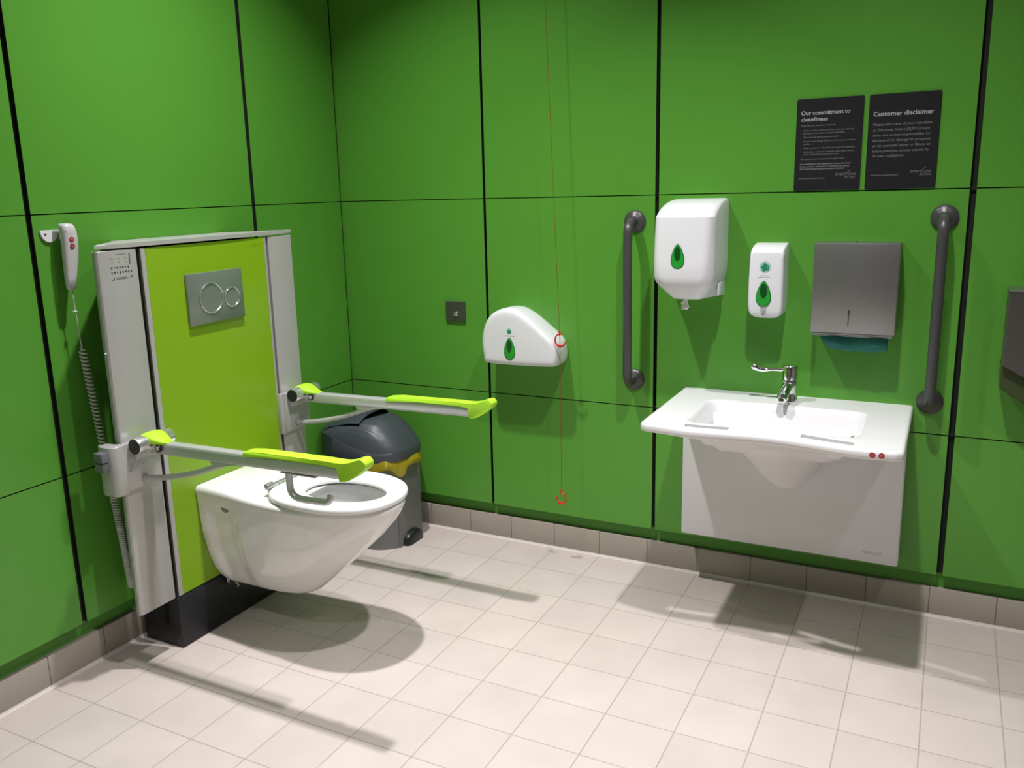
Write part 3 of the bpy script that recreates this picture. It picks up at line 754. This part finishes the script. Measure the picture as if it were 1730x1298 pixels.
# ------------------------------------------------------------------ centrefeed roll dispenser
cf = thing('paper_roll_dispenser', 'tall bulky white paper roll dispenser with green teardrop window above the basin\'s left end', 'dispenser', (1.56, 0.0, 1.09))
def rrect(x0, x1, yf, yb, r, z, n=8):
    out = []
    r = min(r, (x1 - x0) / 2 - 1e-4, abs(yb - yf) - 1e-4)
    out.append((x0, yb, z))
    for k in range(n + 1):
        a = PI/2 * k / n; out.append((x0 + r - r*math.cos(a), yf + r - r*math.sin(a), z))
    for k in range(n + 1):
        a = PI/2 * k / n; out.append((x1 - r + r*math.sin(a), yf + r - r*math.cos(a), z))
    out.append((x1, yb, z))
    return out
rings = []
for z, x0, x1, yf, r in ((1.0885, 1.520, 1.615, -0.170, 0.02), (1.094, 1.512, 1.622, -0.180, 0.03), (1.115, 1.490, 1.640, -0.198, 0.04), (1.135, 1.472, 1.655, -0.212, 0.045), (1.150, 1.462, 1.662, -0.219, 0.045), (1.170, 1.458, 1.664, -0.222, 0.04), (1.22, 1.458, 1.665, -0.2205, 0.038), (1.30, 1.460, 1.665, -0.217, 0.034), (1.345, 1.461, 1.665, -0.215, 0.034), (1.366, 1.461, 1.665, -0.2135, 0.036), (1.367, 1.461, 1.665, -0.2125, 0.037), (1.382, 1.462, 1.665, -0.196, 0.046), (1.394, 1.463, 1.665, -0.178, 0.055), (1.404, 1.465, 1.664, -0.155, 0.06), (1.412, 1.468, 1.663, -0.122, 0.06), (1.418, 1.473, 1.661, -0.085, 0.05), (1.4215, 1.482, 1.657, -0.045, 0.03), (1.4230, 1.500, 1.650, -0.015, 0.01)):
    rings.append(rrect(x0, x1, yf, 0.0, r, z))
# lower part: only the front narrows, the back stays wide
for ri, z in ((0, 1.0885), (1, 1.094), (2, 1.115), (3, 1.135), (4, 1.150)):
    rg = rings[ri]; rg[0] = (1.470, 0.0, z); rg[-1] = (1.658, 0.0, z)
obj('cover', loft(bmesh.new(), rings), PLASTIC, cf, angle=35)
obj('side_latch', B(1.655, 1.662, -0.098, -0.040, 1.095, 1.140, 0.003, 2), PLASTIC, cf)
drop_window(1.549, 1.237, 0.044, 0.078, -0.2205, cf)
b = bmesh.new(); path = [(1.556, -0.125, 1.096), (1.558, -0.13, 1.085), (1.552, -0.135, 1.072), (1.560, -0.14, 1.058), (1.553, -0.143, 1.050)]
random.seed(5); rings = []
for k, p in enumerate(catmull(path, 3)):
    rr = lerp([(0, 0.006), (5, 0.009), (9, 0.014), (12, 0.009)], k); rings.append([(p[0] + rr*(1+0.3*random.uniform(-1,1))*math.cos(2*PI*i/9), p[1] + rr*0.7*(1+0.3*random.uniform(-1,1))*math.sin(2*PI*i/9), p[2] + random.uniform(-.002,.002)) for i in range(9)])
tag(obj('paper_tissue', loft(b, rings), TISSUE, None, angle=20), 'torn tip of white paper poking out beneath the bulky roll dispenser', 'paper')

# ------------------------------------------------------------------ soap dispenser
sd = thing('soap_dispenser', 'slim white soap dispenser with green emblem above the tap', 'dispenser', (1.815, 0.0, 1.03))
rings = []
for z, x0, x1, yf in ((1.0235, 1.795, 1.838, -0.086), (1.0262, 1.780, 1.854, -0.092), (1.034, 1.767, 1.866, -0.096), (1.048, 1.760, 1.871, -0.098), (1.07, 1.758, 1.872, -0.100), (1.15, 1.759, 1.872, -0.101), (1.225, 1.761, 1.871, -0.100), (1.243, 1.762, 1.871, -0.097), (1.252, 1.763, 1.870, -0.088), (1.262, 1.764, 1.870, -0.066), (1.268, 1.765, 1.869, -0.035), (1.2705, 1.766, 1.868, -0.008)):
    rings.append(rrect(x0, x1, yf, 0.0, 0.010, z, 5))
obj('cover', loft(bmesh.new(), rings), PLASTIC, sd, angle=35)
drop_window(1.811, 1.1065, 0.047, 0.081, -0.1008, sd)
badge(1.813, 1.197, 0.0185, -0.1008, sd)
b = bmesh.new()
for k, (a, c) in enumerate(((1.798, 1.826), (1.791, 1.833))): 
    for q in range(8): w_ = (c - a) / 8; box(b, a + q*w_, a + q*w_ + w_*0.75, -0.1013, -0.1008, 1.1665 - k*0.0055, 1.1680 - k*0.0055)
obj('printed_lines', b, MARKG, sd, smooth=False)
b = bmesh.new()
for x in (1.803, 1.8195): box(b, x, x + 0.001, -0.1013, -0.1003, 1.040, 1.061)
for k in range(4): box(b, 1.807 + k*0.003, 1.8083 + k*0.003, -0.1013, -0.1003, 1.040 + (k%2)*0.002, 1.058 - (k%2)*0.004)
prism(b, [(1.806, 1.036), (1.816, 1.036), (1.811, 1.030)], 'y', -0.1012, -0.0970)
obj('push_symbol', b, MARKG, sd, smooth=False)

# ------------------------------------------------------------------ steel hand towel dispenser
td = thing('towel_dispenser', 'square brushed steel paper towel dispenser with teal towels hanging below', 'dispenser', (2.09, 0.0, 0.98))
b = B(1.965, 2.219, -0.100, 0.0, 0.984, 1.276, 0.003, 2)
obj('case', b, STEEL, td)
obj('lower_lip', B(1.964, 2.214, -0.102, -0.094, 0.9815, 0.9855, 0.001, 1), STEELP, td)
obj('inner_lip', B(1.970, 2.212, -0.088, -0.078, 0.974, 0.978, 0.001, 1), STEELP, td)
b = bmesh.new(); cyl(b, (2.090, -0.090, 1.276), (0, 0, 1), 0.005, 0.004, 0.006, 16, 0.001); obj('lock', b, CHROME, td)
b = bmesh.new(); box(b, 2.0775, 2.0830, -0.1012, -0.0998, 1.046, 1.062)
for k in range(5): box(b, 2.078, 2.0825 - k*0.0004, -0.1012, -0.0998, 1.0385 - k*0.0068, 1.0430 - k*0.0068)
obj('level_window', b, MARK, td, smooth=False)
b = bmesh.new(); rows_ = []
for k in range(9):
    s = k / 8; x0 = 1.985 + 0.040 * s**1.3; x1 = 2.200
    rows_.append([(x0 + (x1 - x0)*i/24, -0.060 - 0.020*math.sin(PI*s*0.9) - 0.006*math.sin(i*0.4), 0.985 - 0.056*s - 0.008*math.sin(PI*i/24)*s) for i in range(25)])
vr = [[b.verts.new(p) for p in r] for r in rows_]
for a, c in zip(vr, vr[1:]):
    for i in range(24): b.faces.new((a[i], a[i+1], c[i+1], c[i]))
tw = tag(obj('paper_towel', b, TEAL, None, angle=80), 'teal folded paper towel hanging out under the steel towel dispenser', 'paper towel')
m_ = tw.modifiers.new('th', 'SOLIDIFY'); m_.thickness = 0.004
b = bmesh.new()
prism(b, [(1.985, 0.984), (2.025, 0.984), (2.030, 0.962), (2.010, 0.958), (1.994, 0.968)], 'y', -0.052, -0.040, 0.001, 1)
o2 = obj('fold', b, TEAL, tw)

# ------------------------------------------------------------------ right-edge steel waste unit
wu = thing('steel_wall_bin', 'dark steel wall unit cut off at the right edge of the picture', 'wall bin', (2.66, 0.0, 0.80))
b = bmesh.new()
prism(b, [(2.522, 1.136), (2.80, 1.136), (2.80, 0.895), (2.66, 0.835), (2.522, 0.910)], 'y', 0.0, -0.105, 0.002, 1)
obj('cover', b, STEELD, wu)
obj('top_edge', B(2.520, 2.802, -0.108, -0.001, 1.136, 1.1395, 0.001, 1), STEEL, wu)
b = bmesh.new(); prism(b, [(2.520, 0.912), (2.66, 0.84), (2.80, 0.897), (2.80, 0.812), (2.66, 0.745), (2.520, 0.838)], 'y', 0.0, -0.085, 0.002, 1)
lab(obj('lower_tray', b, mat('green_reflection_paint', (0.045, 0.070, 0.022), 0.25, noise=0.05), wu), 'polished lower tray with reflected green painted into its colour')  # polished steel chute; the green it reflects is painted as base colour

# ------------------------------------------------------------------ washbasin
wbn = thing('washbasin', 'wide white washbasin with built-in bowl and red height buttons', 'washbasin', (1.9, 0.0, 0.70))
X0, X1, ZT, ZU = 1.521, 2.287, 0.740, 0.712
def yfront(x):
    s = (x - X0) / (X1 - X0)
    return -0.531 - 0.030 * s + 0.024 * math.exp(-((x - 1.93) / 0.14) ** 2) - 0.012 * math.exp(-((x - 1.68) / 0.1) ** 2) - 0.012 * math.exp(-((x - 2.17) / 0.1) ** 2)
xs = sorted(set([X0, X0+.001, X0+.003, X0+.006, X0+.010, X0+.016, X0+.024] + [X0 + .032 + (X1 - X0 - .064) * k / 90 for k in range(91)] + [X1-.024, X1-.016, X1-.010, X1-.006, X1-.003, X1-.001, X1]))
fr_ = sorted(set([0, .002, .006, .012, .02, .03, .045] + [.05 + .004*k for k in range(24)] + [0.045 + (0.94 - 0.045) * k / 70 for k in range(71)] + [.95, .96, .97, .98, .988, .994, .998, 1.0]))
BX0, BX1, BY0, BY1, BD = 1.652, 2.160, -0.462, -0.150, 0.086
def bowl_mask(x, y, grow=0.0, soft_s=0.030, soft_f=0.045, soft_b=0.055):
    a = sm(0, 1, (x - (BX0 - grow)) / (soft_s)) if x < 1.9 else sm(0, 1, ((BX1 + grow) - x) / soft_s)
    c = sm(0, 1, (y - (BY0 - grow)) / soft_f) if y < -0.3 else sm(0, 1, ((BY1 + grow) - y) / soft_b)
    return a, c
def cdepth(x, y, grow, r):
    # rounded-rectangle distance inside the bowl outline, walls sloped
    px, py = (BX0 + BX1) / 2, (BY0 + BY1) / 2
    hx, hy = (BX1 - BX0) / 2 + grow, (BY1 - BY0) / 2 + grow
    dx, dy = abs(x - px) - (hx - r), abs(y - py) - (hy - r)
    d = math.hypot(max(dx, 0), max(dy, 0)) + min(max(dx, dy), 0) - r
    return -d          # positive inside
def topz(x, y):
    yf = yfront(x); e = min(x - X0, X1 - x, y - yf, 0.012)
    rr = 0.010; z = ZT
    if e < rr: z -= rr - math.sqrt(max(0, rr*rr - (rr - max(e, 0))**2))
    d = cdepth(x, y, 0, 0.045)
    if d > 0:
        z -= 0.004 * sm(0, 0.006, d) + (BD - 0.004) * sm(-0.004, 0.055, d)
        z -= 0.008 * sm(0, 0.16, d)
    # centre front dips a touch
    z -= 0.005 * math.exp(-((x - 1.92) / 0.22) ** 2) * sm(-0.46, -0.54, y)
    return z
def botz(x, y):
    yf = yfront(x); e = min(x - X0, X1 - x, y - yf, 0.012)
    rr = 0.008; z = ZU
    if e < rr: z += rr - math.sqrt(max(0, rr*rr - (rr - max(e, 0))**2))
    d = cdepth(x, y, 0.018, 0.13)
    if d > 0: z -= 0.084 * sm(-0.012, 0.110, d)
    z -= 0.010 * math.exp(-((x - 1.92) / 0.26) ** 2) * sm(-0.42, -0.50, y) * sm(yf, yf + 0.014, y)
    return z
def slot(x, y):
    for a, c in ((1.658, 1.800), (2.005, 2.158)):
        if a < x < c and 0.058 < 1 - y / yfront(x) < 0.106: return True
        if False:
            yc = -0.492 - 0.012 * (1 if a > 1.9 else 0) * (x - a) / (c - a)
            if abs(y - yc) < 0.0130: return True
    return False
def corner(x, y):
    # rounded front corners in plan
    for cxn in (0, 1):
        r = 0.028; cx_ = X0 + r if cxn == 0 else X1 - r
        yf = yfront(cx_)
        if (x < cx_ if cxn == 0 else x > cx_) and y < yf + r:
            v = Vector((x - cx_, y - (yf + r))); L_ = v.length
            m = max(abs(v.x), abs(v.y))
            if L_ > 1e-9: v = v * (m / L_); return cx_ + v.x, yf + r + v.y
    return x, y
b = bmesh.new(); nx, ny = len(xs), len(fr_)
topv, botv, mid = {}, {}, {}
for i, x in enumerate(xs):
    yf = yfront(x)
    for j, f in enumerate(fr_):
        y = yf * f + 0.0
        y = yf * (1 - f)            # f=0 front, 1 wall
        X, Y_ = corner(x, y)
        e = 0
        topv[i, j] = b.verts.new((X, Y_, topz(x, y))); botv[i, j] = b.verts.new((X, Y_, botz(x, y))); mid[i, j] = slot(x, y)
hole_ = lambda i, j: mid[i, j] and mid[i+1, j] and mid[i, j+1] and mid[i+1, j+1]
H = {(i, j): hole_(i, j) for i in range(nx-1) for j in range(ny-1)}
for (i, j), h in H.items():
    if h: continue
    b.faces.new((topv[i, j], topv[i+1, j], topv[i+1, j+1], topv[i, j+1])); b.faces.new((botv[i, j], botv[i, j+1], botv[i+1, j+1], botv[i+1, j]))
    for (di, dj, p, q) in ((-1, 0, (i, j), (i, j+1)), (1, 0, (i+1, j), (i+1, j+1)), (0, -1, (i, j), (i+1, j)), (0, 1, (i, j+1), (i+1, j+1))):
        nb_ = (i + di, j + dj)
        if nb_ not in H or H[nb_]:
            b.faces.new((topv[p], topv[q], botv[q], botv[p]))
bas = obj('basin', b, BASINM, wbn, angle=42)
# overflow hole
b = bmesh.new(); cyl(b, (2.052, -0.168, 0.695), (0.0, -0.9, 0.42), 0.0095, 0.0095, 0.006, 24); obj('overflow_hole', b, STEELD, wbn)
b = bmesh.new(); lathe(b, (1.905, -0.31, topz(1.905, -0.31) - 0.001), (0, 0, 1), [(0.030, 0), (0.030, 0.002), (0.024, 0.004), (0.018, 0.002), (0.0005, 0.002)], 32); obj('waste_plug', b, CHROME, wbn)
for x, s in ((2.2065, -1), (2.2300, 1)):
    yb_ = yfront(x) - 0.0003
    bt = obj('height_button', cyl(bmesh.new(), (x, yb_ + 0.001, 0.7265), (0, -1, 0.0), 0.0082, 0.0080, 0.0016, 28), REDBTN, wbn)
    b = bmesh.new(); yy = yb_ - 0.0006
    box(b, x - 0.0006, x + 0.0006, yy - 0.0005, yy, 0.7225, 0.7305)
    prism(b, [(x - 0.0032, 0.7275 if s > 0 else 0.7255), (x + 0.0032, 0.7275 if s > 0 else 0.7255), (x, 0.7315 if s > 0 else 0.7215)], 'y', yy, yy - 0.0005)
    obj('arrow_mark', b, SIGNTXT, bt, smooth=False)
# belly below the bowl
b = bmesh.new(); rings = []
for z, cx_, hx, yf in ((0.684, 1.905, 0.246, -0.446), (0.676, 1.905, 0.242, -0.444), (0.664, 1.905, 0.235, -0.440), (0.645, 1.905, 0.210, -0.425), (0.625, 1.905, 0.182, -0.405), (0.60, 1.907, 0.156, -0.375), (0.565, 1.910, 0.130, -0.335), (0.53, 1.913, 0.108, -0.29), (0.50, 1.916, 0.090, -0.25), (0.475, 1.920, 0.070, -0.215), (0.458, 1.924, 0.045, -0.18), (0.450, 1.926, 0.018, -0.13)):
    rings.append([(cx_ + hx * math.cos(PI + PI*k/24), -0.082 + (yf + 0.082) * math.sin(PI*k/24), z) for k in range(25)])
obj('trap_cover', loft(b, rings, False, True), BASINM, wbn, angle=70)
# ------------------------------------------------------------------ panel under the basin
bp = obj('cover_panel', B(1.541, 2.278, -0.084, 0.0, 0.199, 0.690, 0.007, 3), mat('white_cover_panel', (0.76, 0.76, 0.79), 0.4, noise=0.01), wbn)
lab(bp, 'plain white rectangular cover panel on the wall below the bowl')
text('PRESSALIT', (2.165, -0.0843, 0.232), 0.014, mat('faint_grey_print', (0.52, 0.51, 0.53), 0.5, noise=0.02), 'printed_name', bp, width=0.062)

# ------------------------------------------------------------------ mixer tap
tp = thing('mixer_tap', 'chrome mixer tap with long lever pointing left, on the back of the washbasin', 'tap', (1.905, -0.088, 0.74))
b = bmesh.new(); lathe(b, (1.905, -0.088, 0.7400), (0, 0, 1), [(0.0310, 0), (0.0310, 0.004), (0.0290, 0.012), (0.0265, 0.035), (0.0255, 0.060), (0.0250, 0.0735), (0.0240, 0.075)], 32)
body = obj('tap_body', b, CHROME, tp, angle=50)
b = bmesh.new(); lathe(b, (1.905, -0.088, 0.8165), (0, 0, 1), [(0.0245, 0), (0.0268, 0.002), (0.0262, 0.03), (0.0255, 0.044), (0.023, 0.0485), (0.015, 0.0505), (0.0005, 0.0505)], 32)
obj('tap_head', b, CHROME, tp, angle=50)
b = bmesh.new(); path = catmull([(1.904, -0.092, 0.800), (1.902, -0.115, 0.797), (1.900, -0.145, 0.788), (1.898, -0.172, 0.776), (1.897, -0.186, 0.766)], 6)
tube(b, path, lambda q: 0.0205 - 0.004 * q, 20, flat=0.85); cyl(b, (1.897, -0.182, 0.772), (0, -0.35, -1), 0.0125, 0.0125, 0.013, 24, 0.001)
obj('spout', b, CHROME, tp, angle=60)
b = bmesh.new(); path = catmull([(1.888, -0.088, 0.848), (1.868, -0.089, 0.849), (1.845, -0.090, 0.8480), (1.825, -0.091, 0.8455), (1.805, -0.093, 0.848), (1.790, -0.094, 0.855), (1.7815, -0.095, 0.863)], 6)
tube(b, path, lambda q: lerp([(0, 0.0078), (0.4, 0.0075), (0.62, 0.0115), (0.85, 0.0160), (0.95, 0.0130), (1.0, 0.006)], q), 16, flat=0.8)
obj('lever', b, CHROME, tp, angle=60)

# ------------------------------------------------------------------ signs
def sign(x0, x1, z0, z1, label):
    r = thing('notice_sign', label, 'sign', (x0, 0.0, z0), 'notices above the towel dispenser')
    b = bmesh.new(); rr = 0.005
    pts = []
    for cx_, cz_, a0 in ((x1 - rr, z1 - rr, 0), (x0 + rr, z1 - rr, 90), (x0 + rr, z0 + rr, 180), (x1 - rr, z0 + rr, 270)):
        for k in range(5): a = math.radians(a0 + 22.5 * k); pts.append((cx_ + rr*math.cos(a), cz_ + rr*math.sin(a)))
    prism(b, pts, 'y', 0.0, -0.005, 0.0005, 1)
    obj('board', b, SIGN, r)
    return r
def lines(root, x0, w, z1, h, rows_, size, m, name, bold=0.0):
    lst = []
    for fx0, fx1, fz, s in rows_:
        lst.append(text(s, (x0 + w*fx0, -0.0052, z1 - h*fz), size, m, 'line', root, width=w*(fx1 - fx0), bold=bold))
    return join_text(lst, name)
def brand(root, x0, w, z1, h, fz):
    a = text('everyone', (x0 + w*0.63, -0.0052, z1 - h*fz), 0.0160, SIGNTXT2, 'l', root, width=w*0.30)
    c = text('ACTIVE', (x0 + w*0.77, -0.0052, z1 - h*(fz + 0.033)), 0.0100, SIGNTXT2, 'l', root, width=w*0.155, bold=0.0001)
    bb_ = bmesh.new(); xq, zq = x0 + w*0.845, z1 - h*(fz - 0.052)
    cyl(bb_, (xq, -0.0052, zq), (0, -1, 0), 0.0018, 0.0018, 0.0003, 12)
    prism(bb_, [(xq - 0.010, zq - 0.008), (xq - 0.0085, zq - 0.008), (xq + 0.0005, zq - 0.0005), (xq - 0.0015, zq - 0.0005)], 'y', -0.0052, -0.0055)
    d = obj('l', bb_, SIGNTXT2, root, smooth=False)
    return join_text([a, c, d], 'logo')
SX, SW, SZ, SH = 1.877, 0.2035, 1.733, 0.291
s1 = sign(SX, SX + SW, SZ - SH, SZ, 'dark notice headed Our commitment to cleanliness, left of the two signs')
lines(s1, SX, SW, SZ, SH, [(0.067, 0.80, 0.173, 'Our commitment to'), (0.070, 0.475, 0.242, 'cleanliness')], 0.0178, SIGNTXT, 'heading', 0.00035)
lines(s1, SX, SW, SZ, SH, [(0.075, 0.60, 0.297, 'Please see our cleanliness standards:'),
    (0.115, 0.87, 0.350, 'All floor surfaces will be free from dirt, dust, chewing'), (0.115, 0.74, 0.380, 'gum and free from litter, wet paper and debris.'),
    (0.118, 0.65, 0.424, 'All areas will have a pleasant smell.'), (0.120, 0.90, 0.467, 'Sanitary ware fittings will have no lime scale or surface'), (0.120, 0.23, 0.496, 'residue.'),
    (0.125, 0.90, 0.541, 'Walls and mirrors will be free from dust and splashing.'),
    (0.128, 0.885, 0.582, 'All facilities will have adequate soap, toilet tissue,'), (0.128, 0.67, 0.610, 'towels during the busy periods and breaks.'),
    (0.085, 0.76, 0.662, 'This commitment is checked at regular times.'),
    (0.070, 0.075, 0.424, '.'), (0.073, 0.078, 0.467, '.'), (0.078, 0.083, 0.541, '.'), (0.080, 0.085, 0.582, '.'), (0.070, 0.075, 0.350, '.')], 0.0066, SIGNTXT2, 'body_text', 0.00008)
lines(s1, SX, SW, SZ, SH, [(0.085, 0.86, 0.715, 'Your feedback on our cleanliness is important to us.'), (0.085, 0.83, 0.743, 'Please speak to reception or complete our online'), (0.085, 0.77, 0.771, 'form at www.everyoneactive.com/your-feedback')], 0.0068, SIGNTXT2, 'bold_text', 0.0003)
lines(s1, SX, SW, SZ, SH, [(0.075, 0.475, 0.872, 'www.everyoneactive.com')], 0.0072, SIGNTXT2, 'web_address', 0.0001)
brand(s1, SX, SW, SZ, SH, 0.842)
SX = 2.0955
s2 = sign(SX, SX + SW, SZ - SH, SZ, 'dark notice headed Customer disclaimer, right of the two signs')
lines(s2, SX, SW, SZ, SH, [(0.065, 0.905, 0.228, 'Customer disclaimer')], 0.0190, SIGNTXT, 'heading', 0.00035)
lines(s2, SX, SW, SZ, SH, [(0.070, 0.890, 0.331, 'Please take care of your valuables'), (0.072, 0.865, 0.388, 'as Everyone Active (SLM Group)'), (0.074, 0.890, 0.443, 'does not accept responsibility for'), (0.076, 0.890, 0.498, 'the loss of or damage to property'), (0.078, 0.892, 0.553, 'or for personal injury or illness on'), (0.080, 0.875, 0.608, 'these premises unless caused by'), (0.082, 0.54, 0.660, 'its own negligence.')], 0.0118, SIGNTXT2, 'body_text', 0.0001)
lines(s2, SX, SW, SZ, SH, [(0.075, 0.475, 0.860, 'www.everyoneactive.com')], 0.0072, SIGNTXT2, 'web_address', 0.0001)
brand(s2, SX, SW, SZ, SH, 0.835)
